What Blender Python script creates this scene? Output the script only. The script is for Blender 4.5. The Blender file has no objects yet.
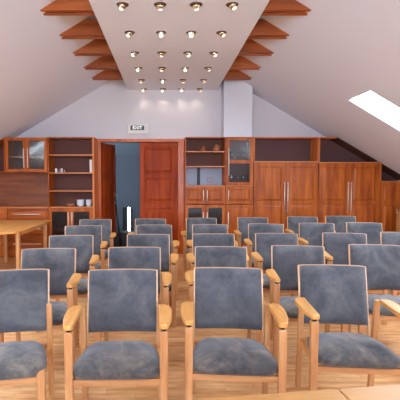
import bpy, bmesh, math, random
from mathutils import Vector, Matrix
random.seed(7)
S = bpy.context.scene
COL = S.collection
PI = math.pi
R = math.radians

# ------------------------------------------------------------------ materials
def lin(c):
    return tuple(((v/255)/12.92 if v/255 <= .04045 else ((v/255+.055)/1.055)**2.4) for v in c) + (1,)

def newmat(name):
    m = bpy.data.materials.new(name); m.use_nodes = True
    nt = m.node_tree; b = nt.nodes['Principled BSDF']
    return m, nt, b

def plain(name, c, rough=.6, metal=0, bump=0, bscale=80, spec=.5):
    m, nt, b = newmat(name)
    b.inputs['Base Color'].default_value = lin(c)
    b.inputs['Roughness'].default_value = rough
    b.inputs['Metallic'].default_value = metal
    b.inputs['Specular IOR Level'].default_value = spec
    if bump:
        tc = nt.nodes.new('ShaderNodeTexCoord'); n = nt.nodes.new('ShaderNodeTexNoise')
        n.inputs['Scale'].default_value = bscale; n.inputs['Detail'].default_value = 4
        bp = nt.nodes.new('ShaderNodeBump'); bp.inputs['Strength'].default_value = bump
        bp.inputs['Distance'].default_value = .004
        nt.links.new(tc.outputs['Object'], n.inputs['Vector'])
        nt.links.new(n.outputs['Fac'], bp.inputs['Height'])
        nt.links.new(bp.outputs['Normal'], b.inputs['Normal'])
    return m

def wood(name, c1, c2, c3, axis=2, rough=.4, sc=1.0, spec=.5, coat=0):
    """grain runs along `axis`"""
    m, nt, b = newmat(name)
    tc = nt.nodes.new('ShaderNodeTexCoord'); oi = nt.nodes.new('ShaderNodeObjectInfo')
    add = nt.nodes.new('ShaderNodeVectorMath'); add.operation = 'MULTIPLY_ADD'
    add.inputs[1].default_value = (1, 1, 1)
    comb = nt.nodes.new('ShaderNodeVectorMath'); comb.operation = 'SCALE'
    comb.inputs[0].default_value = (13, 7, 19)
    nt.links.new(oi.outputs['Random'], comb.inputs['Scale'])
    nt.links.new(tc.outputs['Object'], add.inputs[0]); nt.links.new(comb.outputs[0], add.inputs[2])
    mp = nt.nodes.new('ShaderNodeMapping')
    s = [9*sc, 9*sc, 9*sc]; s[axis] = .9*sc
    mp.inputs['Scale'].default_value = s
    nt.links.new(add.outputs[0], mp.inputs['Vector'])
    n1 = nt.nodes.new('ShaderNodeTexNoise'); n1.inputs['Scale'].default_value = 1.2
    n1.inputs['Detail'].default_value = 5; n1.inputs['Distortion'].default_value = .6
    n2 = nt.nodes.new('ShaderNodeTexNoise'); n2.inputs['Scale'].default_value = 7
    n2.inputs['Detail'].default_value = 3
    nt.links.new(mp.outputs[0], n1.inputs['Vector']); nt.links.new(mp.outputs[0], n2.inputs['Vector'])
    mx = nt.nodes.new('ShaderNodeMath'); mx.operation = 'MULTIPLY_ADD'
    mx.inputs[1].default_value = .3
    nt.links.new(n2.outputs['Fac'], mx.inputs[0]); nt.links.new(n1.outputs['Fac'], mx.inputs[2])
    cr = nt.nodes.new('ShaderNodeValToRGB')
    cr.color_ramp.elements[0].position = .45; cr.color_ramp.elements[0].color = lin(c1)
    cr.color_ramp.elements[1].position = .85; cr.color_ramp.elements[1].color = lin(c3)
    e = cr.color_ramp.elements.new(.64); e.color = lin(c2)
    nt.links.new(mx.outputs[0], cr.inputs['Fac']); nt.links.new(cr.outputs[0], b.inputs['Base Color'])
    b.inputs['Roughness'].default_value = rough; b.inputs['Specular IOR Level'].default_value = spec
    if coat:
        b.inputs['Coat Weight'].default_value = coat; b.inputs['Coat Roughness'].default_value = .25
    bp = nt.nodes.new('ShaderNodeBump'); bp.inputs['Strength'].default_value = .08
    bp.inputs['Distance'].default_value = .002
    nt.links.new(n2.outputs['Fac'], bp.inputs['Height']); nt.links.new(bp.outputs[0], b.inputs['Normal'])
    return m

def suede(name, c1, c2, c3, scale=5):
    m, nt, b = newmat(name)
    tc = nt.nodes.new('ShaderNodeTexCoord'); oi = nt.nodes.new('ShaderNodeObjectInfo')
    add = nt.nodes.new('ShaderNodeVectorMath'); add.operation = 'ADD'
    comb = nt.nodes.new('ShaderNodeVectorMath'); comb.operation = 'SCALE'
    comb.inputs[0].default_value = (31, 17, 23)
    nt.links.new(oi.outputs['Random'], comb.inputs['Scale'])
    nt.links.new(tc.outputs['Object'], add.inputs[0]); nt.links.new(comb.outputs[0], add.inputs[1])
    n1 = nt.nodes.new('ShaderNodeTexNoise'); n1.inputs['Scale'].default_value = scale
    n1.inputs['Detail'].default_value = 4; n1.inputs['Roughness'].default_value = .6
    n1.inputs['Distortion'].default_value = .8
    n2 = nt.nodes.new('ShaderNodeTexNoise'); n2.inputs['Scale'].default_value = scale*9
    n2.inputs['Detail'].default_value = 3
    for n in (n1, n2): nt.links.new(add.outputs[0], n.inputs['Vector'])
    mx = nt.nodes.new('ShaderNodeMath'); mx.operation = 'MULTIPLY_ADD'; mx.inputs[1].default_value = .25
    nt.links.new(n2.outputs['Fac'], mx.inputs[0]); nt.links.new(n1.outputs['Fac'], mx.inputs[2])
    cr = nt.nodes.new('ShaderNodeValToRGB')
    cr.color_ramp.elements[0].position = .45; cr.color_ramp.elements[0].color = lin(c1)
    cr.color_ramp.elements[1].position = .82; cr.color_ramp.elements[1].color = lin(c3)
    e = cr.color_ramp.elements.new(.62); e.color = lin(c2)
    nt.links.new(mx.outputs[0], cr.inputs['Fac']); nt.links.new(cr.outputs[0], b.inputs['Base Color'])
    b.inputs['Roughness'].default_value = .9; b.inputs['Specular IOR Level'].default_value = .15
    b.inputs['Sheen Weight'].default_value = .35; b.inputs['Sheen Roughness'].default_value = .5
    b.inputs['Sheen Tint'].default_value = (.85, .88, 1, 1)
    return m

def glass(name, tint=(1, 1, 1), refl=.12, rough=.02):
    m = bpy.data.materials.new(name); m.use_nodes = True
    nt = m.node_tree; nt.nodes.remove(nt.nodes['Principled BSDF'])
    out = nt.nodes['Material Output']
    t = nt.nodes.new('ShaderNodeBsdfTransparent'); t.inputs['Color'].default_value = (*tint, 1)
    g = nt.nodes.new('ShaderNodeBsdfGlossy'); g.inputs['Roughness'].default_value = rough
    lw = nt.nodes.new('ShaderNodeFresnel'); lw.inputs['IOR'].default_value = 1.5
    ad = nt.nodes.new('ShaderNodeMath'); ad.operation = 'ADD'; ad.inputs[1].default_value = refl
    ad.use_clamp = True
    nt.links.new(lw.outputs[0], ad.inputs[0])
    mx = nt.nodes.new('ShaderNodeMixShader')
    ge = nt.nodes.new('ShaderNodeNewGeometry'); iv = nt.nodes.new('ShaderNodeMath'); iv.operation = 'SUBTRACT'
    iv.inputs[0].default_value = 1; nt.links.new(ge.outputs['Backfacing'], iv.inputs[1])
    ml = nt.nodes.new('ShaderNodeMath'); ml.operation = 'MULTIPLY'
    nt.links.new(ad.outputs[0], ml.inputs[0]); nt.links.new(iv.outputs[0], ml.inputs[1])
    nt.links.new(ml.outputs[0], mx.inputs[0]); nt.links.new(t.outputs[0], mx.inputs[1])
    nt.links.new(g.outputs[0], mx.inputs[2]); nt.links.new(mx.outputs[0], out.inputs['Surface'])
    return m

def emit(name, c, s):
    m, nt, b = newmat(name)
    b.inputs['Base Color'].default_value = lin(c)
    b.inputs['Emission Color'].default_value = lin(c)
    b.inputs['Emission Strength'].default_value = s
    return m

CH = ((134, 56, 10), (164, 78, 14), (190, 100, 24))
M = {}
M['cab_v'] = wood('cherry_upright_grain', *CH, axis=2, rough=.45, spec=.35)
M['cab_h'] = wood('cherry_level_grain', *CH, axis=0, rough=.45, spec=.35)
M['cab_edge'] = wood('cherry_edge', (176, 100, 52), (196, 118, 66), (208, 134, 80), axis=0, rough=.4)
M['cab_side'] = wood('cherry_side', (186, 92, 30), (204, 108, 40), (216, 126, 54), axis=2, rough=.4)
M['cab_back'] = plain('cabinet_back', (96, 52, 42), .7)
M['cab_dark'] = plain('cabinet_dark_back', (88, 54, 54), .7)
M['splash'] = wood('splash_wood', (112, 56, 30), (134, 70, 38), (150, 84, 48), axis=0, rough=.5)
M['door_w'] = wood('door_wood', (126, 40, 6), (154, 55, 9), (174, 70, 14), axis=2, rough=.5, spec=.2)
M['case_w'] = wood('casing_wood', (164, 64, 10), (192, 84, 16), (208, 102, 26), axis=2, rough=.35)
M['beam_w'] = wood('beam_wood', (126, 56, 12), (156, 76, 20), (176, 92, 30), axis=0, rough=.5)
M['beech'] = wood('beech', (176, 118, 72), (194, 138, 90), (208, 156, 108), axis=2, rough=.42, sc=1.6)
M['beech_y'] = wood('beech_lengthways', (192, 130, 66), (208, 148, 80), (220, 164, 98), axis=1, rough=.38, sc=1.6)
M['beech_x'] = wood('beech_crossways', (176, 118, 72), (194, 138, 90), (208, 156, 108), axis=0, rough=.42, sc=1.6)
M['beech_l'] = wood('beech_pale', (206, 156, 116), (218, 172, 134), (226, 186, 150), axis=2, rough=.42, sc=1.6)
M['tabletop'] = wood('table_wood', (176, 122, 68), (188, 136, 80), (198, 148, 92), axis=0, rough=.35, sc=.8)
M['tabletop2'] = wood('table_wood_warm', (192, 126, 62), (206, 142, 76), (216, 156, 90), axis=1, rough=.35, sc=.8)
M['backfab'] = suede('back_suede', (66, 67, 74), (82, 83, 90), (102, 102, 106), 4)
M['seatfab'] = suede('seat_suede', (58, 59, 64), (86, 83, 83), (126, 116, 108), 4.5)  # pale brown end puts the seats' shiny highlights into the mottled colour
M['wall'] = plain('wall_paint', (212, 208, 214), .9, bump=.15, bscale=60, spec=.2)
M['ceil'] = plain('ceiling_paint', (218, 222, 238), .9, bump=.15, bscale=60, spec=.2)
M['panel'] = plain('panel_paint', (222, 227, 240), .75, spec=.25)
M['column'] = plain('column_paint', (214, 214, 224), .85, spec=.2)
M['bronze'] = plain('bronze_ring', (124, 98, 76), .35, 1)
M['nickel'] = plain('satin_nickel', (236, 228, 220), .45, .6)
M['black'] = plain('black_plastic', (22, 22, 26), .5)
M['bulb'] = emit('halogen', (255, 240, 205), 6)
M['bulb_dim'] = emit('halogen_dim', (255, 236, 200), 1.8)
M['lens'] = plain('lamp_reflector', (226, 214, 190), .22, 1)
M['glass'] = glass('cabinet_glass', (.80, .84, .9), .06, .12)
M['dglass'] = glass('smoked_glass', (.58, .48, .48), .0, .3)
M['wglass'] = glass('window_glass', (.97, .99, 1), 0)
M['porcelain'] = plain('porcelain', (214, 220, 230), .3)
M['clay'] = plain('clay', (150, 82, 50), .6)
M['clay2'] = plain('clay_pale', (176, 110, 72), .6)
M['clear'] = glass('tumbler_glass', (.85, .88, .92), .25)
M['white_pl'] = plain('white_plastic', (222, 216, 216), .5)
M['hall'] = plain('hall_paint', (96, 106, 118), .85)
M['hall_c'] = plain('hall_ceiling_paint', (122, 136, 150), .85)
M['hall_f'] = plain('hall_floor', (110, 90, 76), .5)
M['bluegrey'] = plain('blue_grey_board', (150, 158, 178), .5)
M['sign_dark'] = plain('sign_face', (20, 44, 36), .5)
M['letters'] = emit('sign_letters', (245, 250, 245), .5)
M['paper'] = plain('white_card', (228, 228, 232), .6)

def floor_mat():
    m, nt, b = newmat('parquet')
    tc = nt.nodes.new('ShaderNodeTexCoord')
    br = nt.nodes.new('ShaderNodeTexBrick')
    br.inputs['Color1'].default_value = lin((226, 174, 122)); br.inputs['Color2'].default_value = lin((240, 198, 150))
    br.inputs['Mortar'].default_value = lin((196, 148, 108))
    br.inputs['Scale'].default_value = 1; br.inputs['Mortar Size'].default_value = .0018
    br.inputs['Brick Width'].default_value = .42; br.inputs['Row Height'].default_value = .07
    br.inputs['Bias'].default_value = 0
    nt.links.new(tc.outputs['Object'], br.inputs['Vector'])
    n = nt.nodes.new('ShaderNodeTexNoise'); mp = nt.nodes.new('ShaderNodeMapping')
    mp.inputs['Scale'].default_value = (3, 16, 1); nt.links.new(tc.outputs['Object'], mp.inputs['Vector'])
    nt.links.new(mp.outputs[0], n.inputs['Vector']); n.inputs['Scale'].default_value = 1.4; n.inputs['Detail'].default_value = 6
    cr = nt.nodes.new('ShaderNodeValToRGB')
    cr.color_ramp.elements[0].position = .3; cr.color_ramp.elements[0].color = lin((206, 180, 158))
    cr.color_ramp.elements[1].position = .7; cr.color_ramp.elements[1].color = lin((255, 250, 244))
    nt.links.new(n.outputs['Fac'], cr.inputs['Fac'])
    mx = nt.nodes.new('ShaderNodeMix'); mx.data_type = 'RGBA'; mx.blend_type = 'MULTIPLY'
    mx.inputs['Factor'].default_value = 1
    nt.links.new(br.outputs['Color'], mx.inputs['A']); nt.links.new(cr.outputs[0], mx.inputs['B'])
    nt.links.new(mx.outputs['Result'], b.inputs['Base Color'])
    b.inputs['Roughness'].default_value = .32
    return m
M['floor'] = floor_mat()

# ------------------------------------------------------------------ mesh helpers
def box(bm, x0, x1, y0, y1, z0, z1):
    v = [bm.verts.new((x, y, z)) for z in (z0, z1) for y in (y0, y1) for x in (x0, x1)]
    for f in ((0, 2, 3, 1), (4, 5, 7, 6), (0, 1, 5, 4), (2, 6, 7, 3), (0, 4, 6, 2), (1, 3, 7, 5)):
        bm.faces.new([v[i] for i in f])

def hexa(bm, p):
    """p: 8 points ordered like box (z0: y0x0,y0x1,y1x0,y1x1; then z1)"""
    v = [bm.verts.new(q) for q in p]
    for f in ((0, 2, 3, 1), (4, 5, 7, 6), (0, 1, 5, 4), (2, 6, 7, 3), (0, 4, 6, 2), (1, 3, 7, 5)):
        bm.faces.new([v[i] for i in f])

def prism(bm, poly, axis, a, b):
    """extrude a 2D polygon along axis (0,1,2) from a to b"""
    def mk(p, t):
        if axis == 0: return (t, p[0], p[1])
        if axis == 1: return (p[0], t, p[1])
        return (p[0], p[1], t)
    A = [bm.verts.new(mk(p, a)) for p in poly]; B = [bm.verts.new(mk(p, b)) for p in poly]
    bm.faces.new(A[::-1]); bm.faces.new(B)
    n = len(poly)
    for i in range(n): bm.faces.new((A[i], A[(i+1) % n], B[(i+1) % n], B[i]))

def post(bm, p0, p1, w0, d0, w1=None, d1=None):
    """square post between two points, width x, depth y"""
    w1 = w1 or w0; d1 = d1 or d0
    pts = []
    for (p, w, d) in ((p0, w0, d0), (p1, w1, d1)):
        for sy in (-1, 1):
            for sx in (-1, 1): pts.append((p[0]+sx*w/2, p[1]+sy*d/2, p[2]))
    hexa(bm, pts)

def lathe(bm, prof, n=24, c=(0, 0, 0), mat=None):
    mat = mat or Matrix.Identity(4)
    rings = []
    for r, z in prof:
        if r < 1e-6: rings.append([bm.verts.new(mat @ Vector((c[0], c[1], c[2]+z)))])
        else: rings.append([bm.verts.new(mat @ Vector((c[0]+r*math.cos(2*PI*k/n), c[1]+r*math.sin(2*PI*k/n), c[2]+z))) for k in range(n)])
    for a, b in zip(rings[:-1], rings[1:]):
        for k in range(n):
            k2 = (k+1) % n
            if len(a) == 1 and len(b) == 1: continue
            if len(a) == 1: bm.faces.new((a[0], b[k], b[k2]))
            elif len(b) == 1: bm.faces.new((a[k], b[0], a[k2]))
            else: bm.faces.new((a[k], a[k2], b[k2], b[k]))

def tube(bm, pts, r, n=10):
    pts = [Vector(p) for p in pts]; rings = []
    for i, p in enumerate(pts):
        d = (pts[min(i+1, len(pts)-1)] - pts[max(i-1, 0)]).normalized()
        up = Vector((0, 0, 1)) if abs(d.z) < .9 else Vector((0, 1, 0))
        a = d.cross(up).normalized(); b = d.cross(a).normalized()
        rings.append([bm.verts.new(p + a*r*math.cos(2*PI*k/n) + b*r*math.sin(2*PI*k/n)) for k in range(n)])
    for A, B in zip(rings[:-1], rings[1:]):
        for k in range(n): bm.faces.new((A[k], A[(k+1) % n], B[(k+1) % n], B[k]))
    bm.faces.new(rings[0]); bm.faces.new(rings[-1][::-1])

def obj(name, bm, mat, parent=None, bevel=0, smooth=False, seg=2, loc=None):
    bmesh.ops.recalc_face_normals(bm, faces=bm.faces)
    me = bpy.data.meshes.new(name); bm.to_mesh(me); bm.free()
    me.materials.append(mat)
    o = bpy.data.objects.new(name, me); COL.objects.link(o)
    if parent: o.parent = parent
    if loc: o.location = loc
    if smooth:
        for p in me.polygons: p.use_smooth = True
    if bevel:
        b = o.modifiers.new('bevel', 'BEVEL'); b.width = bevel; b.segments = seg; b.limit_method = 'ANGLE'
        b.angle_limit = R(40)
    return o

def bx(name, dims, mat, parent=None, bevel=0):
    bm = bmesh.new(); box(bm, *dims); return obj(name, bm, mat, parent, bevel)

def thing(name, label, cat, loc=(0, 0, 0), rz=0, group=None):
    o = bpy.data.objects.new(name, None); COL.objects.link(o)
    o.location = loc; o.rotation_euler = (0, 0, rz); o.empty_display_size = .1
    return tag(o, label, cat, group)

def tag(o, label, cat, group=None):
    o['label'] = label; o['category'] = cat
    if group: o['group'] = group
    return o

def struct(name, bm, mat, bevel=0, label=None):
    o = obj(name, bm, mat, None, bevel); o['kind'] = 'structure'
    if label: o['label'] = label
    return o

def copy_tree(o, parent=None):
    c = o.copy(); COL.objects.link(c)
    if parent: c.parent = parent
    for ch in list(o.children): copy_tree(ch, c)
    return c

# ------------------------------------------------------------------ room shell
SL = .585                        # roof pitch
XC = .10                         # ridge
def zr(x): return 3.22 + SL*(1.4) - SL*abs(x-XC)   # underside of the roof
XL, XR = -4.7, 4.9
YW, YN = 7.85, -3.0
TH = .05

bm = bmesh.new(); box(bm, XL-.1, XR+.1, YN-.1, YW+.1, -.1, 0)
struct('floor', bm, M['floor'])

DX0, DX1, DZ = -1.26, .235, 2.188   # door opening
bm = bmesh.new()
prism(bm, [(XL, 0), (DX0, 0), (DX0, zr(DX0)+.05), (XL, zr(XL)+.05)], 1, YW, YW+.1)
prism(bm, [(DX1, 0), (XR, 0), (XR, zr(XR)+.05), (DX1, zr(DX1)+.05)], 1, YW, YW+.1)
prism(bm, [(DX0, DZ), (DX1, DZ), (DX1, zr(DX1)+.05), (XC, zr(XC)+.05), (DX0, zr(DX0)+.05)], 1, YW, YW+.1)
struct('wall_back', bm, M['wall'])
# wall behind the camera, with a wide unseen window added for daylight
WX0, WX1, WZ0, WZ1 = -1.7, 1.9, .7, 2.75
bm = bmesh.new()
prism(bm, [(XL, 0), (WX0, 0), (WX0, zr(WX0)+.05), (XL, zr(XL)+.05)], 1, YN-.1, YN)
prism(bm, [(WX1, 0), (XR, 0), (XR, zr(XR)+.05), (WX1, zr(WX1)+.05)], 1, YN-.1, YN)
prism(bm, [(WX0, 0), (WX1, 0), (WX1, WZ0), (WX0, WZ0)], 1, YN-.1, YN)
prism(bm, [(WX0, WZ1), (WX1, WZ1), (WX1, zr(WX1)+.05), (XC, zr(XC)+.05), (WX0, zr(WX0)+.05)], 1, YN-.1, YN)
struct('wall_front', bm, M['wall'])
bm = bmesh.new(); box(bm, XL-.1, XL, YN, YW, 0, zr(XL)+.05); struct('wall_left', bm, M['wall'])
bm = bmesh.new(); box(bm, XR, XR+.1, YN, YW, 0, zr(XR)+.05); struct('wall_right', bm, M['wall'])

# roof slopes; skylight holes, all but one added out of view for daylight
sky_y = [(.6, 1.25), (2.3, 2.95), (3.6, 4.25), (5.13, 5.74)]  # last one is in view; nearer ones are added to bring in daylight
added_sky_y_left = [(-.6, .2), (2.3, 2.95), (3.6, 4.25), (4.9, 5.5)]  # all unseen, added to brighten the chairs and slopes
SX0, SX1 = 2.57, 3.65
LX0, LX1 = -3.45, -2.37
def slab(bm, xa, xb, ya, yb):
    p = []
    for up in (0, TH):
        for y in (ya, yb):
            for x in (xa, xb): p.append((x, y, zr(x)+up))
    hexa(bm, p)
bm = bmesh.new()
for (side0, side1, h0, h1, holes) in ((XC, XR+.1, SX0, SX1, sky_y), (XL-.1, XC, LX0, LX1, added_sky_y_left)):
    slab(bm, side0, h0, YN-.1, YW+.1)
    slab(bm, h1, side1, YN-.1, YW+.1)
    prev = YN-.1
    for a, b in holes:
        slab(bm, h0, h1, prev, a); prev = b
    slab(bm, h0, h1, prev, YW+.1)
struct('ceiling', bm, M['ceil'])
# skylight frames and glass, for the one in view and the added ones
k = 1
for (h0, h1, holes) in ((SX0, SX1, sky_y), (LX0, LX1, added_sky_y_left)):
    for a, b in holes:
        f = bmesh.new()
        for (xa, xb, ya, yb) in ((h0, h0+.025, a, b), (h1-.025, h1, a, b), (h0+.025, h1-.025, a, a+.025), (h0+.025, h1-.025, b-.025, b)):
            p = []
            for up in (.02, .048):
                for y in (ya, yb):
                    for x in (xa, xb): p.append((x, y, zr(x)+up))
            hexa(f, p)
        w = struct('window_%d' % k, f, M['white_pl'])
        g = bmesh.new(); p = []
        for up in (.03, .036):
            for y in (a+.025, b-.025):
                for x in (h0+.025, h1-.025): p.append((x, y, zr(x)+up))
        hexa(g, p); obj('pane', g, M['wglass'], w)
        k += 1
# big unseen window behind the camera, added and sized for daylight
f = bmesh.new()
for x in (WX0, WX0+.885, WX0+1.77, WX0+2.655, WX1-.06): box(f, x, x+.06, YN-.08, YN-.02, WZ0, WZ1)
box(f, WX0, WX1, YN-.08, YN-.02, WZ0, WZ0+.06); box(f, WX0, WX1, YN-.08, YN-.02, WZ1-.06, WZ1)
w = struct('window_%d' % k, f, M['white_pl'])
bx('pane', (WX0+.03, WX1-.03, YN-.055, YN-.045, WZ0+.03, WZ1-.03), M['wglass'], w)

# door casing
bm = bmesh.new()
box(bm, DX0-.062, DX0, YW-.025, YW+.1, 0, DZ); box(bm, DX1, DX1+.115, YW-.025, YW+.1, 0, DZ)
box(bm, DX0-.062, DX1+.115, YW-.025, YW+.1, DZ, DZ+.058)
struct('trim_1', bm, M['case_w'], .004, 'orange-brown wooden casing around the double door')

# door leaves (built with hinge at origin, width along +x, front at -y)
def field(bm, x0, x1, z0, z1, yb, yf, c):
    # raised field with a chamfered edge facing -y
    hexa(bm, [(x0+c, yf, z0+c), (x1-c, yf, z0+c), (x0, yb, z0), (x1, yb, z0),
              (x0+c, yf, z1-c), (x1-c, yf, z1-c), (x0, yb, z1), (x1, yb, z1)])
def leaf(name, w, h, flip=1):
    t = .04
    bm = bmesh.new()
    st = .085
    zs = [(.10, .95), (1.03, 1.38), (1.46, 2.08)] if False else [(.14, .90), (1.02, 1.49), (1.575, 2.09)]
    xs = (0, w) if flip == 1 else (-w, 0)
    box(bm, xs[0], xs[0]+st, 0, t, .005, h); box(bm, xs[1]-st, xs[1], 0, t, .005, h)
    edges = [.005] + [v for z in zs for v in z] + [h]
    for i in range(0, len(edges), 2): box(bm, xs[0]+st, xs[1]-st, 0, t, edges[i], edges[i+1])
    for a, b in zs:
        box(bm, xs[0]+st, xs[1]-st, .012, t-.012, a, b)
        field(bm, xs[0]+st+.02, xs[1]-st-.02, a+.02, b-.02, .012, -.002, .045)
        for (p, q, u, v) in ((xs[0]+st-.008, xs[1]-st+.008, a-.012, a+.008), (xs[0]+st-.008, xs[1]-st+.008, b-.008, b+.012), (xs[0]+st-.012, xs[0]+st+.008, a, b), (xs[1]-st-.008, xs[1]-st+.012, a, b)): box(bm, p, q, -.012, .01, u, v)
    o = struct(name, bm, M['door_w'], .004)
    # handle
    if flip == -1: return o
    hm = bmesh.new(); hx = (w-.045) if flip == 1 else (-w+.045)
    box(hm, hx-.018, hx+.018, -.008, 0, .93, 1.17)
    tube(hm, [(hx, -.004, 1.10), (hx, -.045, 1.10), (hx-flip*.11, -.05, 1.10)], .008)
    tube(hm, [(hx, .044, 1.10), (hx, .085, 1.10), (hx-flip*.11, .09, 1.10)], .008)
    obj('door_handle', hm, M['nickel'], o, .001)
    return o
d1 = leaf('door_1', .745, 2.183, 1); d1.location = (DX0+.002, YW+.05, 0); d1.rotation_euler = (0, 0, R(76))
d2 = leaf('door_2', .742, 2.183, -1); d2.location = (DX1-.002, YW+.02, 0)

# hall behind the door
HY = 10.2
bm = bmesh.new()
box(bm, -2.4, -.985, HY, HY+.1, 0, 2.05); box(bm, -.905, 1.2, HY, HY+.1, 0, 2.05)
box(bm, -.985, -.905, HY, HY+.1, .74, 2.05)
box(bm, 1.2, 1.3, YW+.1, HY+.1, 0, 3.2)
box(bm, -2.5, -2.4, YW+.1, HY+.1, 0, 1.0); box(bm, -2.5, -2.4, YW+.1, HY+.1, 2.0, 3.2)
box(bm, -2.5, -2.4, YW+.1, 8.9, 1.0, 2.0); box(bm, -2.5, -2.4, 9.5, HY+.1, 1.0, 2.0)  # gap left in the unseen side wall, added to light the hall
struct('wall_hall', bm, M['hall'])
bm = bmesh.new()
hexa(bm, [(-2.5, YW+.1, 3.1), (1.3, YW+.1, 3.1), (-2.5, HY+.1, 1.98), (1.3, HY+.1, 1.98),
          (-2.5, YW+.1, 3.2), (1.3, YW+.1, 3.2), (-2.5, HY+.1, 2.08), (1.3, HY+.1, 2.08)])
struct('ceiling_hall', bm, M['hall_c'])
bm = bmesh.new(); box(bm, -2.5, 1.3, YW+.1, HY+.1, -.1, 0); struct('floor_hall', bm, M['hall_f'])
f = bmesh.new(); box(f, -1.10, -.985, HY-.03, HY+.02, 0, .74); box(f, -.905, -.885, HY-.03, HY+.02, 0, .74)
w = struct('window_hall', f, M['black'], .002)
bx('pane', (-.985, -.905, HY+.04, HY+.05, .0, .74), M['wglass'], w)

# column and ceiling panel
bm = bmesh.new()
x0, x1 = 1.07, 1.59
hexa(bm, [(x0, 7.5, 2.25), (x1, 7.5, 2.25), (x0, YW, 2.25), (x1, YW, 2.25),
          (x0, 7.5, zr(x0)), (x1, 7.5, zr(x1)), (x0, YW, zr(x0)), (x1, YW, zr(x1))])
struct('trim_2', bm, M['column'], 0, 'white square shaft rising from the cabinet tops to the roof')

PZ = 3.18
p = bx('ceiling_panel', (-.732, .982, -.9, YW-.001, PZ, PZ+.038), M['panel'])
tag(p, 'long white hanging ceiling panel carrying rows of downlights', 'ceiling panel')

# collar beams: two planks with a gap
beam_y = [4.23, 4.96, 5.66, 6.40, 7.08]
names = ['nearest the camera', 'second from the camera', 'middle one of five, between two nearer and two farther', 'second from the far wall', 'farthest, just in front of the white shaft']
def plank(bm, y0, y1, inset):
    H = .19
    xa, xb = XC-1.4+inset, XC+1.4-inset
    prism(bm, [(xa, 3.222), (xb, 3.222), (xb-H/.64, 3.222+H), (xa+H/.64, 3.222+H)], 1, y0, y1)
for y, nm in zip(beam_y, names):
    t = thing('tie_beam', 'brown wooden double tie beam under the roof, ' + nm, 'beam', (0, y, 0), 0, 'tie beams crossing above the hanging panel')
    b1 = bmesh.new(); plank(b1, 0, .05, .004); obj('plank', b1, M['beam_w'], t, .003)
    b1 = bmesh.new(); plank(b1, .10, .15, .004); obj('plank', b1, M['beam_w'], t, .003)
    b1 = bmesh.new()
    for x in (-.55, .75): box(b1, x-.08, x+.08, .05, .10, 3.25, 3.42)
    obj('spacer_block', b1, M['beam_w'], t)

# downlights
def downlight(dim):
    t = thing('ceiling_downlight', 'x', 'ceiling light')
    bm = bmesh.new(); lathe(bm, [(.044, -.001), (.046, -.007), (.054, -.008), (.062, -.001), (.044, -.001)], 28)
    obj('trim_ring', bm, M['bronze'], t, smooth=True)
    bm = bmesh.new(); lathe(bm, [(0, -.0015), (.044, -.0015), (.044, .0), (0, 0)], 20); obj('socket', bm, M['bronze'], t)
    bm = bmesh.new(); lathe(bm, [(.036, 0), (.040, -.004), (.036, -.012), (.026, -.030), (.020, -.038), (.017, -.036), (0, -.030)], 20, (0, 0, -.004))
    cup = obj('reflector', bm, M['lens'], t, smooth=True)
    bm = bmesh.new(); lathe(bm, [(0, -.028), (.016, -.028), (.022, -.038), (.017, -.048), (0, -.053)], 16, (0, 0, -.004))
    obj('bulb', bm, M['bulb_dim'] if dim else M['bulb'], cup, smooth=True)
    return t
lx = [-.42, -.057, .292, .642]; ly = [4.0 + .757*i for i in range(5)] + [7.73]
cw = ['left', 'middle left', 'middle right', 'right']
rw = ['nearest row', 'second nearest row', 'third nearest row', 'fourth nearest row', 'fifth nearest row', 'row by the back wall']
bright = {(0, 1): 1, (1, 1): 1, (1, 2): 1, (2, 0): 1, (2, 2): 1, (2, 3): 1, (3, 0): 1, (3, 2): 1, (4, 1): 1, (5, 0): 1, (5, 1): 1, (5, 2): 1}
protos = {0: downlight(False), 1: downlight(True)}; used = set()
for i, y in enumerate(ly):
    for j, x in enumerate(lx):
        kd = 0 if (i, j) in bright and (i, j) != (0, 1) else 1
        t = protos[kd] if kd not in used else copy_tree(protos[kd])
        used.add(kd)
        t.location = (x, y, PZ)
        t['label'] = 'small round %s spotlight in the ceiling panel, %s, %s column' % ('glaring' if kd == 0 else 'dimmer', rw[i], cw[j])
        t['group'] = 'spotlights in the ceiling panel'
        ax = random.uniform(-.35, .1) if kd == 0 else random.uniform(-.1, .6)
        ay = {0: .5, 1: .15, 2: -.1, 3: -.5}[j] + random.uniform(-.2, .2)
        cup = [c for c in t.children if c.name.startswith('reflector')][0]
        cup.rotation_euler = (ax, ay, 0)
        if True:
            l = bpy.data.lights.new('spot', 'SPOT'); l.energy = 3 if i < 5 else .05; l.color = (1, .84, .66); l.spot_size = R(100); l.spot_blend = .8
            l.shadow_soft_size = .025
            lo = bpy.data.objects.new('spot_lamp', l); COL.objects.link(lo); lo.parent = t
            lo.location = (0, 0, -.06); lo.rotation_euler = (0, ay*.6, 0)

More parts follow.
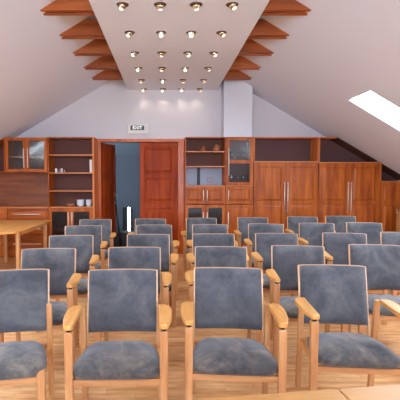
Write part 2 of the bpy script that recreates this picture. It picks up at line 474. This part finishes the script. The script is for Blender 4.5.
# ------------------------------------------------------------------ cabinets
FY = 7.45    # front plane
BY = 7.83    # back plane
def panel_door(name, x0, x1, z0, z1, parent, mat=None, rails=(), st=.055, pane=None, loc_y=FY):
    """frame and panel door; rails = extra rail heights. returns the door"""
    mat = mat or M['cab_v']; g = .0015
    x0 += g; x1 -= g; z0 += g; z1 -= g; y0, y1 = loc_y-.02, loc_y
    bm = bmesh.new()
    box(bm, x0, x0+st, y0, y1, z0, z1); box(bm, x1-st, x1, y0, y1, z0, z1)
    e = [z0]
    for r in rails: e += [r-st/2, r+st/2]
    e = [z0, z0+st] + [v for r in rails for v in (r-st/2, r+st/2)] + [z1-st, z1]
    for i in range(0, len(e), 2): box(bm, x0+st, x1-st, y0, y1, e[i], e[i+1])
    fields = [(e[i], e[i+1]) for i in range(1, len(e)-1, 2)]
    if not pane:
        for a, b in fields:
            box(bm, x0+st, x1-st, y0+.013, y1-.002, a, b)
            if b-a > .12: field(bm, x0+st+.006, x1-st-.006, a+.006, b-.006, y0+.013, y0+.002, .035)
    d = obj(name, bm, mat, parent, .002)
    if pane:
        g_ = bmesh.new()
        for a, b in fields: box(g_, x0+st-.003, x1-st+.003, y0+.008, y0+.012, a-.003, b+.003)
        obj('glass_pane', g_, pane, d)
    return d

def vhandle(x, z0, z1, parent, y=FY-.02):
    bm = bmesh.new()
    tube(bm, [(x, y-.028, z0), (x, y-.028, z1)], .0085)
    for z in (z0+.025, z1-.025): tube(bm, [(x, y, z), (x, y-.028, z)], .005, 8)
    obj('handle', bm, M['nickel'], parent, smooth=True)
def hhandle(x0, x1, z, parent, y=FY-.02):
    bm = bmesh.new()
    tube(bm, [(x0, y-.028, z), (x1, y-.028, z)], .0085)
    for x in (x0+.025, x1-.025): tube(bm, [(x, y, z), (x, y-.028, z)], .005, 8)
    obj('handle', bm, M['nickel'], parent, smooth=True)

def carcass(x0, x1, z0, z1, parent, t=.018, y0=FY, top=True, bottom=True, mat=None):
    bm = bmesh.new()
    box(bm, x0, x0+t, y0, BY, z0, z1); box(bm, x1-t, x1, y0, BY, z0, z1)
    if top: box(bm, x0+t, x1-t, y0, BY, z1-t, z1)
    if bottom: box(bm, x0+t, x1-t, y0, BY, z0, z0+t)
    return obj('body', bm, mat or M['cab_v'], parent, .001)
def backboard(x0, x1, z0, z1, parent, mat=None, y=None):
    y = y or BY-.006
    return bx('back_board', (x0, x1, y, y+.006, z0, z1), mat or M['cab_dark'], parent)
def shelf(x0, x1, z, parent, y0=FY+.005, th=.02):
    s = bx('shelf', (x0, x1, y0, BY-.008, z-th, z), M['cab_edge'], parent, .001)
    return s
def plinth(x0, x1, parent):
    bx('plinth', (x0, x1, FY+.03, FY+.05, 0, .08), M['cab_h'], parent)

# --- left base cabinets with drawers
def base(x0, x1, label):
    t = thing('drawer_cabinet', label, 'cabinet')
    carcass(x0, x1, .08, .93, t); plinth(x0, x1, t); backboard(x0+.018, x1-.018, .1, .91, t)
    zs = [.925, .655, .385, .09]
    for i in range(3):
        d = panel_door('drawer', x0+.003, x1-.003, zs[i+1], zs[i], t, M['cab_h'], st=.035)
        hhandle(x0+.11, x1-.13, (zs[i]+zs[i+1])/2+.03, d)
    return t
base(-2.94, -2.19, 'low cherry cabinet with three wide drawers beside the open bookcase')
base(-3.70, -2.945, 'low cherry drawer cabinet at the left edge behind the table')
w = bx('worktop', (-3.70, -2.185, FY-.03, BY, .932, .957), M['cab_edge'], None, .003)
tag(w, 'thin wooden worktop running over the low drawer cabinets', 'worktop')
bm = bmesh.new(); box(bm, -3.7, -2.19, BY-.01, YW-.001, .96, 1.60)
struct('trim_3', bm, M['splash'], 0, 'plain brown wooden panel on the wall above the worktop')

# --- left wall cabinet with two glass doors
t = thing('wall_cabinet', 'cherry wall cabinet with two glass doors above the worktop', 'cabinet')
x0, x1, z0, z1 = -2.96, -2.19, 1.60, 2.245
z1 = 2.235
carcass(x0, x1, z0, z1, t); backboard(x0+.018, x1-.018, z0+.018, z1-.018, t, M['cab_dark'])
shelf(x0+.018, x1-.018, 1.90, t)
xm = (x0+x1)/2
d = panel_door('door', x0, xm, z0, z1, t, pane=M['glass']); vhandle(xm-.035, 1.68, 2.03, d)
d = panel_door('door', xm, x1, z0, z1, t, pane=M['glass']); vhandle(xm+.035, 1.68, 2.03, d)
# --- left sloping end niche
t = thing('open_niche_shelf', 'dark open corner shelf squeezed under the left roof slope', 'shelf')
xs = -3.7
def zrl(x): return zr(x)-.006
bm = bmesh.new()
box(bm, xs, -2.975, FY, BY, 1.60, 1.618)
prism(bm, [(xs, 1.618), (xs+.018, 1.618), (xs+.018, zrl(xs+.018)), (xs, zrl(xs))], 1, FY, BY)
prism(bm, [(-2.993, 1.618), (-2.975, 1.618), (-2.975, zrl(-2.993)), (-2.993, zrl(-2.993))], 1, FY, BY)
prism(bm, [(xs+.018, zrl(xs+.018)-.018), (-2.993, zrl(-2.993)-.018), (-2.993, zrl(-2.993)), (xs+.018, zrl(xs+.018))], 1, FY, BY)
obj('body', bm, M['cab_v'], t)
bm = bmesh.new(); prism(bm, [(xs+.018, 1.618), (-2.993, 1.618), (-2.993, zrl(-2.993)-.02), (xs+.018, zrl(xs+.018)-.02)], 1, BY-.02, BY-.01)
obj('back_board', bm, M['cab_dark'], t)

# --- open bookcase left of door
t = thing('tall_bookcase', 'tall open cherry bookcase left of the door with glazed lower doors', 'bookcase')
x0, x1 = -2.185, -1.327
bm = bmesh.new()
box(bm, x0, x0+.02, FY, BY, .08, 2.245); box(bm, x0+.02, x1-.035, FY, BY, 2.223, 2.245); box(bm, x0+.02, x1-.035, FY, BY, .08, .1)
obj('body', bm, M['cab_v'], t, .001)
bx('side_panel', (x1-.035, x1, FY, YW, .0, 2.245), M['cab_side'], t, .002)
plinth(x0, x1-.036, t); backboard(x0+.02, x1-.035, .1, 2.22, t, M['cab_back'])
for z in (1.924, 1.594, 1.26, .955, .52): shelf(x0+.02, x1-.035, z, t)
xm = -1.775
d = panel_door('door', x0+.002, xm, .09, .93, t, pane=M['dglass'], st=.06); vhandle(xm-.035, .60, .86, d)
d = panel_door('door', xm, x1-.036, .09, .93, t, pane=M['dglass'], st=.06); vhandle(xm+.035, .60, .86, d)

# --- open display case right of door
t = thing('display_cabinet', 'cherry cabinet right of the door with open shelves and a pale lower niche', 'cabinet')
x0, x1 = .352, 1.10
carcass(x0, x1, .08, 2.245, t); plinth(x0, x1, t)
backboard(x0+.018, x1-.018, 1.70, 2.225, t, M['cab_back']); backboard(x0+.018, x1-.018, .1, 1.32, t, M['cab_back'])
for z in (1.987, 1.712, 1.352, .95, .5): shelf(x0+.018, x1-.018, z, t)
bp_ = bx('niche_panel', (x0+.019, x1-.019, BY-.03, BY-.015, 1.354, 1.690), M['bluegrey'], t)
bp_['label'] = 'pale blue-grey back panel'
bm = bmesh.new()
for i in range(9):
    z = 1.372+i*.036
    box(bm, .60+(.0 if i % 2 else .015), .645+(.0 if i % 2 else .015), BY-.038, BY-.031, z, z+.028)
box(bm, .600, .66, BY-.034, BY-.0305, 1.356, 1.688)
obj('dark_ornament_strip', bm, M['black'], bp_)
bm = bmesh.new()
for (a, b, c, e) in ((.80, .90, 1.40, 1.41), (.80, .90, 1.49, 1.50), (.80, .81, 1.41, 1.49), (.89, .90, 1.41, 1.49)): box(bm, a, b, BY-.038, BY-.031, c, e)
obj('small_square_frame', bm, M['clay2'], bp_)
xm = (x0+x1)/2
for (a, b, s) in ((x0, xm, 1), (xm, x1, -1)):
    d = panel_door('door', a, b, 1.01, 1.34, t); vhandle(xm-s*.035, 1.07, 1.27, d)
    d = panel_door('door', a, b, .09, 1.0, t, pane=M['dglass'], st=.06); vhandle(xm-s*.035, .55, .86, d)

# --- narrow glass cabinet
t = thing('glass_cabinet', 'narrow cherry cabinet with a single tall glass door below the white shaft', 'cabinet')
x0, x1 = 1.104, 1.612
carcass(x0, x1, .08, 2.245, t); plinth(x0, x1, t)
backboard(x0+.018, x1-.018, .1, 2.225, t, M['cab_back'])
for z in (1.79, 1.362, .95): shelf(x0+.018, x1-.018, z, t)
d = panel_door('door', x0, x1, 1.355, 2.245, t, rails=(1.79,), pane=M['glass'], st=.062); vhandle(x0+.05, 1.53, 2.04, d)
d = panel_door('door', x0, x1, 1.01, 1.345, t); vhandle(x0+.05, 1.07, 1.27, d)
d = panel_door('door', x0, x1, .09, 1.0, t); vhandle(x0+.05, .55, .86, d)

# --- wardrobes
def wardrobe(x0, x1, zt, label, slope=False, top=2.245, split=None, hz=(.85, 1.42)):
    t = thing('wardrobe', label, 'wardrobe')
    carcass(x0, x1, .08, zt, t); plinth(x0, x1, t); backboard(x0+.018, x1-.018, .1, zt-.02, t, M['cab_back'])
    if not slope:
        bm = bmesh.new()
        box(bm, x0, x0+.02, FY, BY, zt, top); box(bm, x1-.02, x1, FY, BY, zt, top); box(bm, x0+.02, x1-.02, FY, BY, top-.022, top)
        obj('open_top_box', bm, M['cab_side'], t, .001)
        backboard(x0+.02, x1-.02, zt, top-.022, t, M['cab_dark'])
    else:
        z0_ = zrl(x0+.02)
        ztop = min(top, z0_)
        xb = XC+1.4+(3.22-top)/SL-.02
        if ztop < top: xb = x0
        xe = min(x1, XC+1.4+(3.22-zt)/SL-.05)
        bm = bmesh.new()
        box(bm, x0, x0+.02, FY, BY, zt, ztop if ztop == top else zrl(x0+.02))
        if xb > x0+.03: box(bm, x0+.02, xb, FY, BY, top-.022, top)
        xa = max(xb, x0+.02)
        obj('open_top_box', bm, M['cab_side'], t); bm = bmesh.new()
        prism(bm, [(xa, min(top, zrl(xa))-.009), (xe, zrl(xe)-.009), (xe, zrl(xe)), (xa, min(top, zrl(xa)))], 1, FY, BY)
        obj('sloped_lid', bm, M['cab_back'], t)
        bm = bmesh.new()
        pl = [(x0+.02, zt+.001), (xe, zt+.001), (xe, zrl(xe)-.010), (xa, min(top, zrl(xa))-.010)]
        if xb > x0+.03: pl.append((x0+.02, top-.022))
        prism(bm, pl, 1, BY-.012, BY-.004); obj('back_board', bm, M['cab_dark'], t)
    xm = split or (x0+x1)/2
    for (a, b, s) in ((x0, xm, 1), (xm, x1, -1)):
        d = panel_door('door', a, b, .09, zt-.018, t, rails=(1.03,), st=.07)
        vhandle(xm-s*.03, hz[0], hz[1], d)
    bx('top_rail', (x0, x1, FY-.02, FY, zt-.016, zt), M['cab_edge'], t, .001)
    return t
wardrobe(1.62, 2.812, 1.80, 'double-door cherry wardrobe with a square open box on top')
wardrobe(2.820, 3.955, 1.785, 'double-door cherry wardrobe whose open top box is cut by the roof slope', slope=True)
wardrobe(3.962, 4.54, 1.436, 'lower cherry cupboard at the right edge under the slope', slope=True, split=4.30, hz=(.62, .92))

# --- small things on the shelves
def bowl(name, label, x, y, z, r, h, mat, cat='bowl', n=1, group=None, straight=False):
    if n == 1:
        bm = bmesh.new()
        if straight: pr = [(0, 0), (r*.85, 0), (r, h*.15), (r, h), (r-.004, h), (r*.8, .008), (0, .006)]
        else: pr = [(0, 0), (r*.5, 0), (r*.55, h*.1), (r*.9, h*.6), (r, h), (r-.005, h), (r*.8, h*.55), (r*.4, h*.18), (0, h*.15)]
        lathe(bm, pr, 24)
        o = obj(name, bm, mat, smooth=True, loc=(x, y, z)); tag(o, label, cat, group); return o
ZS = 1.594
gl = ['leftmost', 'second from the left', 'third from the left', 'rightmost']
for i in range(4):
    o = bowl('drinking_glass', 'small clear drinking glass in the tall bookcase, %s of the four' % gl[i], -2.06+i*.052, 7.56+.03*(i % 2), ZS, .022, .075, M['clear'] if i % 2 else M['white_pl'], 'glass', group='glasses on the bookcase shelf', straight=True)
    if not i % 2: o['label'] = 'small whitish cup in the tall bookcase, %s of the four' % gl[i]; o['category'] = 'cup'; o.name = 'cup'
bm = bmesh.new(); box(bm, -1.43, -1.385, 7.54, 7.70, ZS, ZS+.24)
o = obj('white_box', bm, M['paper'], None, .003); tag(o, 'narrow white box standing at the right end of the bookcase shelf', 'box')
ZB = .955
bowl('bowl', 'shallow pale bowl on the low bookcase shelf', -1.80, 7.58, ZB, .075, .05, M['clay2'])
def stack(x, n, r, lab):
    for i in range(n):
        pos = 'lowest' if i == 0 else ('topmost' if i == n-1 else 'middle')
        bowl('bowl', 'white bowl, %s of its stack, %s' % (pos, lab), x, 7.58, ZB+i*.036, r, .055, M['porcelain'], group='stacked white bowls')
stack(-1.615, 3, .072, 'middle of the low bookcase shelf')
stack(-1.455, 3, .062, 'right end of the low bookcase shelf')

def jug(x, y, z, s, mat, label, spout=True):
    t = thing('clay_jug', label, 'jug', (x, y, z))
    bm = bmesh.new(); lathe(bm, [(0, 0), (.035*s, 0), (.06*s, .03*s), (.062*s, .05*s), (.04*s, .085*s), (.028*s, .10*s), (.034*s, .115*s), (.03*s, .115*s), (.0, .09*s)], 20)
    obj('body', bm, mat, t, smooth=True)
    bm = bmesh.new(); tube(bm, [(.05*s, 0, .03*s), (.085*s, 0, .04*s), (.085*s, 0, .08*s), (.035*s, 0, .10*s)], .006*s, 8)
    obj('handle', bm, mat, t, smooth=True)
    if spout:
        bm = bmesh.new(); tube(bm, [(-.05*s, 0, .04*s), (-.08*s, 0, .07*s), (-.09*s, 0, .09*s)], .009*s, 8)
        obj('spout', bm, mat, t, smooth=True)
jug(.70, 7.62, 1.987, .95, M['clay'], 'dark squat clay pot on the top display shelf')
jug(.955, 7.62, 1.987, 1.15, M['clay2'], 'paler clay jug at the right of the top display shelf', False)
for i, z in ((0, 1.79), (1, 1.362)):
    for q in range(3):
        x = 1.24+q*.11
        bm = bmesh.new(); lathe(bm, [(0, 0), (.028, 0), (.028, .003), (.004, .006), (.004, .07), (.028, .09), (.032, .15), (.026, .18), (.024, .18), (.026, .10), (0, .08)], 16)
        o = obj('wine_glass', bm, M['clear'], smooth=True, loc=(x, 7.62, z))
        tag(o, 'stemmed wine glass behind the glass door, %s shelf, %s' % (('upper', 'lower')[i], ('left', 'middle', 'right')[q]), 'glass', 'wine glasses in the glass cabinet')

# exit sign
t = thing('exit_sign', 'white emergency light box with a dark EXIT panel above the door', 'sign', (-.535, YW-.002, 2.335))
bx('housing', (-.205, .205, -.06, 0, 0, .19), M['white_pl'], t, .01)
fc = bx('sign_face', (-.145, .115, -.064, -.060, .075, .16), M['sign_dark'], t, .001)
cu = bpy.data.curves.new('t', 'FONT'); cu.body = 'EXIT'; cu.size = .078; cu.extrude = .0015; cu.align_x = 'CENTER'; cu.align_y = 'CENTER'
cu.offset = .002
to = bpy.data.objects.new('tmp', cu); COL.objects.link(to)
bpy.context.view_layer.update()
me = bpy.data.meshes.new_from_object(to.evaluated_get(bpy.context.evaluated_depsgraph_get()))
bpy.data.objects.remove(to)
me.materials.clear(); me.materials.append(M['letters'])
lt = bpy.data.objects.new('lettering', me); COL.objects.link(lt); lt.parent = fc
lt.location = (-.015, -.0655, .1175); lt.rotation_euler = (PI/2, 0, 0); lt.scale = (1.18, 1, 1)

# ------------------------------------------------------------------ chairs
def seat_mesh():
    bm = bmesh.new(); n = 48
    def outline(a):
        c, s = math.cos(a), math.sin(a)
        e = .42
        u = math.copysign(abs(c)**e, c); v = math.copysign(abs(s)**e, s)
        hw = .250 - .030*v            # wider at the front (v=-1)
        return u*hw, v*.220 - .105
    prof = [(.0, .026), (.3, .024), (.6, .018), (.80, .006), (.92, -.010), (1.0, -.034), (1.0, -.052), (.95, -.072), (.80, -.082), (.4, -.084), (0, -.084)]
    rings = []
    for s, z in prof:
        if s == 0:
            rings.append([bm.verts.new((0, -.1, z))]); continue
        r = []
        for k in range(n):
            a = 2*PI*(k+.5)/n; x, y = outline(a)
            px, py = x*s, -.1+(y+.1)*s
            dz = 0
            if z > -.02:
                dz = .005*math.sin(px*22+1)*math.cos(py*20) + .003*math.sin(px*40+py*24)
                dz -= .014*max(0, (-.1-py)/.2)**2      # nose rolls down
            r.append(bm.verts.new((px, py, z+dz)))
        rings.append(r)
    for A, B in zip(rings[:-1], rings[1:]):
        for k in range(n):
            k2 = (k+1) % n
            if len(A) == 1: bm.faces.new((A[0], B[k], B[k2]))
            elif len(B) == 1: bm.faces.new((A[k], B[0], A[k2]))
            else: bm.faces.new((A[k], A[k2], B[k2], B[k]))
    for v in bm.verts: v.co.z += .436 - .03*(v.co.y+.1)
    return bm

def backcurve(u): return .022*(1-u*u)     # backrest bows backwards in the middle
ZB0, ZB1 = .455, .862
def by(z): return .185 + (z-ZB0)/(ZB1-ZB0)*.085
def slabback(hw, z0, z1, off0, off1, r=.02, nu=12, nv=8):
    bm = bmesh.new(); F, B = {}, {}
    for i in range(nu+1):
        for j in range(nv+1):
            u = -1+2*i/nu; w = -1+2*j/nv
            zc, hz = (z0+z1)/2, (z1-z0)/2
            x, z = u*hw, zc+w*hz
            # rounded corners
            cx, cz = hw-r, hz-r
            dx, dz = abs(x)-cx, abs(z-zc)-cz
            if dx > 0 and dz > 0:
                L = math.hypot(dx, dz)
                m_ = max(dx, dz)
                x = math.copysign(cx+dx/L*m_, x); z = zc+math.copysign(cz+dz/L*m_, z-zc)
            y = by(z)+backcurve(u)
            pf = off0
            if off0 < -.01:
                e = max(abs(u), abs(w)); pf = off0*(1-.3*max(0, (e-.8)/.2)**2)
            F[i, j] = bm.verts.new((x, y+pf, z)); B[i, j] = bm.verts.new((x, y+off1, z))
    for i in range(nu):
        for j in range(nv):
            bm.faces.new((F[i, j], F[i+1, j], F[i+1, j+1], F[i, j+1])); bm.faces.new((B[i, j], B[i, j+1], B[i+1, j+1], B[i+1, j]))
    for i in range(nu):
        bm.faces.new((F[i, 0], B[i, 0], B[i+1, 0], F[i+1, 0])); bm.faces.new((F[i, nv], F[i+1, nv], B[i+1, nv], B[i, nv]))
    for j in range(nv):
        bm.faces.new((F[0, j], F[0, j+1], B[0, j+1], B[0, j])); bm.faces.new((F[nu, j], B[nu, j], B[nu, j+1], F[nu, j+1]))
    return bm

def make_chair(arms=True):
    t = thing('conference_chair', 'x', 'chair')
    obj('seat', seat_mesh(), M['seatfab'], t, smooth=True)
    obj('backrest_cushion', slabback(.232, ZB0, ZB1-.003, -.026, .0, .008), M['backfab'], t, smooth=True)
    obj('backrest_shell', slabback(.238, ZB0+.01, ZB1, .0005, .011, .010), M['beech_x'], t)
    for s in (-1, 1):
        bm = bmesh.new()
        post(bm, (s*.2365, by(.36)-.002, .36), (s*.2365, by(ZB1-.004)-.002, ZB1-.004), .010, .026, .010, .022)
        obj('back_post', bm, M['beech_l'], t, .003)
        # rear leg
        bm = bmesh.new(); post(bm, (s*.252, .155, 0), (s*.252, .115, .40), .034, .036, .036, .042); 
        post(bm, (s*.252, .115, .40), (s*.252, .085, .668), .036, .042, .032, .036)
        bmesh.ops.remove_doubles(bm, verts=bm.verts, dist=1e-5)
        obj('rear_leg', bm, M['beech'], t, .005)
        # front leg
        ht = .640 if arms else .40
        bm = bmesh.new(); fx = .268 if arms else .236
        post(bm, (s*fx, -.285, 0), (s*fx, -.285, ht), .042, .036, .048, .040)
        lg = obj('front_leg', bm, M['beech'], t, .006)
        if arms:
            bm = bmesh.new(); lathe(bm, [(0, ht), (.014, ht), (.014, .652), (0, .652)], 12, (s*fx, -.285, 0)); obj('spacer', bm, M['black'], lg)
            # armrest: D-shaped board
            bm = bmesh.new(); pts = []
            yi0, yi1 = .045, -.318
            inner = [(.245, yi0), (.244, -.1), (.243, yi1+.012), (.250, yi1)]
            outer = []
            for f, w in ((0, .286), (.05, .294), (.15, .304), (.3, .315), (.5, .323), (.7, .326), (.85, .322), (.94, .312), (1, .296)):
                outer.append((w, yi0*f+yi1*(1-f)))
            poly = [(s*a, b) for a, b in inner] + [(s*a, b) for a, b in outer]
            prism(bm, poly, 2, .652, .682)
            for v in bm.verts: v.co.z += -.012*((v.co.y-.0)/.3) * 0 + .004
            obj('armrest', bm, M['beech_y'], t, .006)
        # side rail
        bm = bmesh.new(); hexa(bm, [(s*(fx-.02)-.01, -.268, .345), (s*(fx-.02)+.01, -.268, .345), (s*.246-.01, .10, .335), (s*.246+.01, .10, .335),
                                    (s*(fx-.02)-.01, -.268, .385), (s*(fx-.02)+.01, -.268, .385), (s*.246-.01, .10, .375), (s*.246+.01, .10, .375)])
        obj('side_rail', bm, M['beech_y'], t, .003)
    fx = .268 if arms else .236
    bx('front_rail', (-fx+.019, fx-.019, -.296, -.274, .325, .362), M['beech_x'], t, .003)
    bx('rear_rail', (-.245, .245, .108, .130, .345, .385), M['beech_x'], t, .003)
    return t

PA = make_chair(True); PN = make_chair(False)
usedA = usedN = False
rows = [
 [(-1.06, 2.76, 11, 0), (-.30, 2.78, 2, 1), (.44, 2.83, -4, 1), (1.215, 2.92, -5, 1)],
 [(-1.06, 3.61, 5, 1), (-.29, 3.68, 2, 1), (.51, 3.71, -4, 1), (1.24, 3.76, -7, 1), (2.0, 3.81, -10, 1)],
 [(-1.05, 4.43, 6, 1), (-.20, 4.52, 1, 1), (.54, 4.56, 0, 1), (1.27, 4.60, -4, 1), (2.06, 4.62, -10, 1), (2.77, 4.68, -10, 1)],
 [(-1.10, 5.33, 7, 1), (-.16, 5.42, 1, 1), (.60, 5.47, -2, 1), (1.385, 5.55, -6, 1), (2.12, 5.64, -6, 1), (2.82, 5.70, -7, 1)],
 [(-1.08, 6.14, 5, 1), (-.24, 6.22, 1, 1), (.56, 6.34, -2, 1), (1.39, 6.42, -4, 1), (2.23, 6.55, -6, 1), (2.90, 6.66, -6, 1)]]
rname = ['front row', 'second row', 'third row', 'fourth row', 'back row']
ordn = ['first', 'second', 'third', 'fourth', 'fifth', 'sixth']
for i, r in enumerate(rows):
    for j, (x, y, a, arm) in enumerate(r):
        if arm: c = PA if not usedA else copy_tree(PA); usedA = True
        else: c = PN if not usedN else copy_tree(PN); usedN = True
        a = R(a)
        c.location = (x + .268*math.sin(a), y - .268*math.cos(a), 0); c.rotation_euler = (0, 0, a)
        pos = 'leftmost' if j == 0 else ('rightmost' if j == len(r)-1 else ordn[j]+' from the left')
        c['label'] = ('grey suede beech chair without armrests, front row, leftmost' if not arm else
                      'grey suede beech armchair in the %s, %s' % (rname[i], pos))
        c['group'] = 'rows of grey conference chairs'

# ------------------------------------------------------------------ tables
def leg(parent, x, y, r=.03, h=.70, mat=None):
    bm = bmesh.new(); lathe(bm, [(0, 0), (r*.85, 0), (r, .02), (r, h), (0, h)], 20, (x, y, 0))
    return obj('leg', bm, mat or M['beech'], parent, smooth=False, bevel=.002)

# left table
t = thing('wooden_table', 'light wooden table with rounded corners at the left edge before the drawers', 'table', (-2.53, 6.34, 0))
def rrect(x0, x1, y0, y1, r, n=8):
    pts = []
    for cx, cy, a0, rr in ((x1, y1, 0, r[0]), (x0, y1, 90, r[1]), (x0, y0, 180, r[2]), (x1, y0, 270, r[3])):
        sx = cx-rr if cx == x1 else cx+rr; sy = cy-rr if cy == y1 else cy+rr
        for k in range(n+1):
            a = R(a0+90*k/n); pts.append((sx+rr*math.cos(a), sy+rr*math.sin(a)))
    return pts
bm = bmesh.new(); prism(bm, rrect(-.48, .47, -.84, .84, (.06, .06, .34, .34)), 2, .712, .74)
obj('table_top', bm, M['tabletop2'], t, .004)
for (x, y) in ((.40, -.60), (.385, .74), (-.31, .72), (-.36, -.60)): leg(t, x, y, .033, .712)
bx('apron', (.37, .39, -.55, .70, .65, .712), M['beech_y'], t, .003)
bx('apron', (-.345, -.325, -.55, .68, .65, .712), M['beech_y'], t, .003)
bm = bmesh.new(); prism(bm, [(.30, .712), (.345, .712), (.345, .64)], 1, .60, .63); obj('fold_bracket', bm, M['black'], t)

# two tables at the bottom edge, butted end to end
A = R(7.4)
for (off, lab) in ((-1.203, 'light wooden table along the bottom edge, left of the seam'), (.003, 'light wooden table in the bottom right corner, right of the seam')):
    t = thing('wooden_table', lab, 'table', (.626, 1.425, 0), A, 'pair of tables joined in front of the chairs')
    bm = bmesh.new(); prism(bm, rrect(off, off+1.2, -.70, 0, (.015, .015, .015, .015), 3), 2, .712, .74)
    obj('table_top', bm, M['tabletop'], t, .003)
    for x in (off+.06, off+1.14):
        for y in (-.06, -.64): leg(t, x, y, .028, .712)
    bx('apron', (off+.1, off+1.1, -.07, -.05, .65, .712), M['beech_x'], t, .003)
    bx('apron', (off+.1, off+1.1, -.65, -.63, .65, .712), M['beech_x'], t, .003)

# pedestal at right edge
t = thing('pedestal_cabinet', 'small light wooden pedestal at the right edge before the cupboards', 'cabinet', (4.33, 6.98, 0))
bm = bmesh.new(); box(bm, -.20, .20, -.20, .20, 0, .86); box(bm, -.21, .21, -.21, .21, .86, .885)
obj('body', bm, M['beech'], t, .003)
for z in (.62, .78):
    d = bx('drawer', (-.185, .185, -.216, -.20, z-.07, z+.07), M['beech_x'], t, .003)
    bm = bmesh.new(); tube(bm, [(-.15, -.216, z+.01), (-.15, -.232, z+.01)], .014, 12); obj('knob', bm, M['black'], d)

# hall things
t = thing('equipment_case', 'low black case on the floor in the doorway', 'case', (-.86, 8.55, 0))
bx('body', (-.26, .26, -.18, .18, 0, .27), M['black'], t, .015)
bx('lid', (-.265, .265, -.185, .185, .27, .34), M['black'], t, .012)
bm = bmesh.new(); tube(bm, [(-1.11, 9.5, .94), (-1.05, 9.2, .0)], .014, 10)
bm.free()
t = thing('folded_stand', 'thin black folded stand leaning by the open door', 'stand', (-.97, 8.30, 0))
bm = bmesh.new(); tube(bm, [(.03, 0, .0), (-.02, .0, .5), (-.085, .0, 1.12)], .012, 10); obj('pole', bm, M['black'], t, smooth=True)
bm = bmesh.new(); tube(bm, [(.06, -.02, .0), (-.07, -.02, .95)], .008, 8); obj('strut', bm, M['black'], t, smooth=True)

# ------------------------------------------------------------------ light
w = bpy.data.worlds.new('sky'); S.world = w; w.use_nodes = True
bg = w.node_tree.nodes['Background']
bg.inputs['Color'].default_value = (.80, .905, 1, 1); bg.inputs['Strength'].default_value = 20.0

def portal(loc, rot, sx, sy):
    l = bpy.data.lights.new('portal', 'AREA'); l.shape = 'RECTANGLE'; l.size = sx; l.size_y = sy
    l.cycles.is_portal = True
    o = bpy.data.objects.new('window_daylight', l); COL.objects.link(o); o.location = loc; o.rotation_euler = rot
portal(((WX0+WX1)/2, YN-.12, (WZ0+WZ1)/2), (PI/2, 0, 0), WX1-WX0, WZ1-WZ0)
ang = math.atan(SL)
for a, b in sky_y:
    xm = (SX0+SX1)/2
    portal((xm+TH*math.sin(ang)*.0, (a+b)/2, zr(xm)+TH+.03), (0, ang, 0), (SX1-SX0)/math.cos(ang), b-a)
for a, b in added_sky_y_left:
    xm = (LX0+LX1)/2
    portal((xm, (a+b)/2, zr(xm)+TH+.03), (0, -ang, 0), (LX1-LX0)/math.cos(ang), b-a)
portal((-2.52, 9.2, 1.5), (0, -PI/2, 0), 1.0, .6)  # sky light through the added opening in the hall side wall

sun = bpy.data.lights.new('sun', 'SUN'); sun.energy = 10; sun.angle = R(2); sun.color = (1, .95, .88)
so = bpy.data.objects.new('sun', sun); COL.objects.link(so)
d = Vector((2.9-3.12, 5.15-5.44, 0-2.3)); so.rotation_euler = d.to_track_quat('-Z', 'Y').to_euler()

# ------------------------------------------------------------------ camera
cam = bpy.data.cameras.new('camera'); co = bpy.data.objects.new('camera', cam); COL.objects.link(co)
cam.sensor_fit = 'HORIZONTAL'; cam.sensor_width = 36; cam.lens = 36*402/400
cam.shift_x = .085
co.location = (0, 0, 1.51); co.rotation_euler = (PI/2-math.atan(23/402), 0, 0)
cam.clip_start = .05
S.camera = co
S.view_settings.view_transform = 'Standard'; S.view_settings.look = 'None'
S.view_settings.gamma = 1; S.view_settings.use_curve_mapping = False
S.view_settings.exposure = 0.0
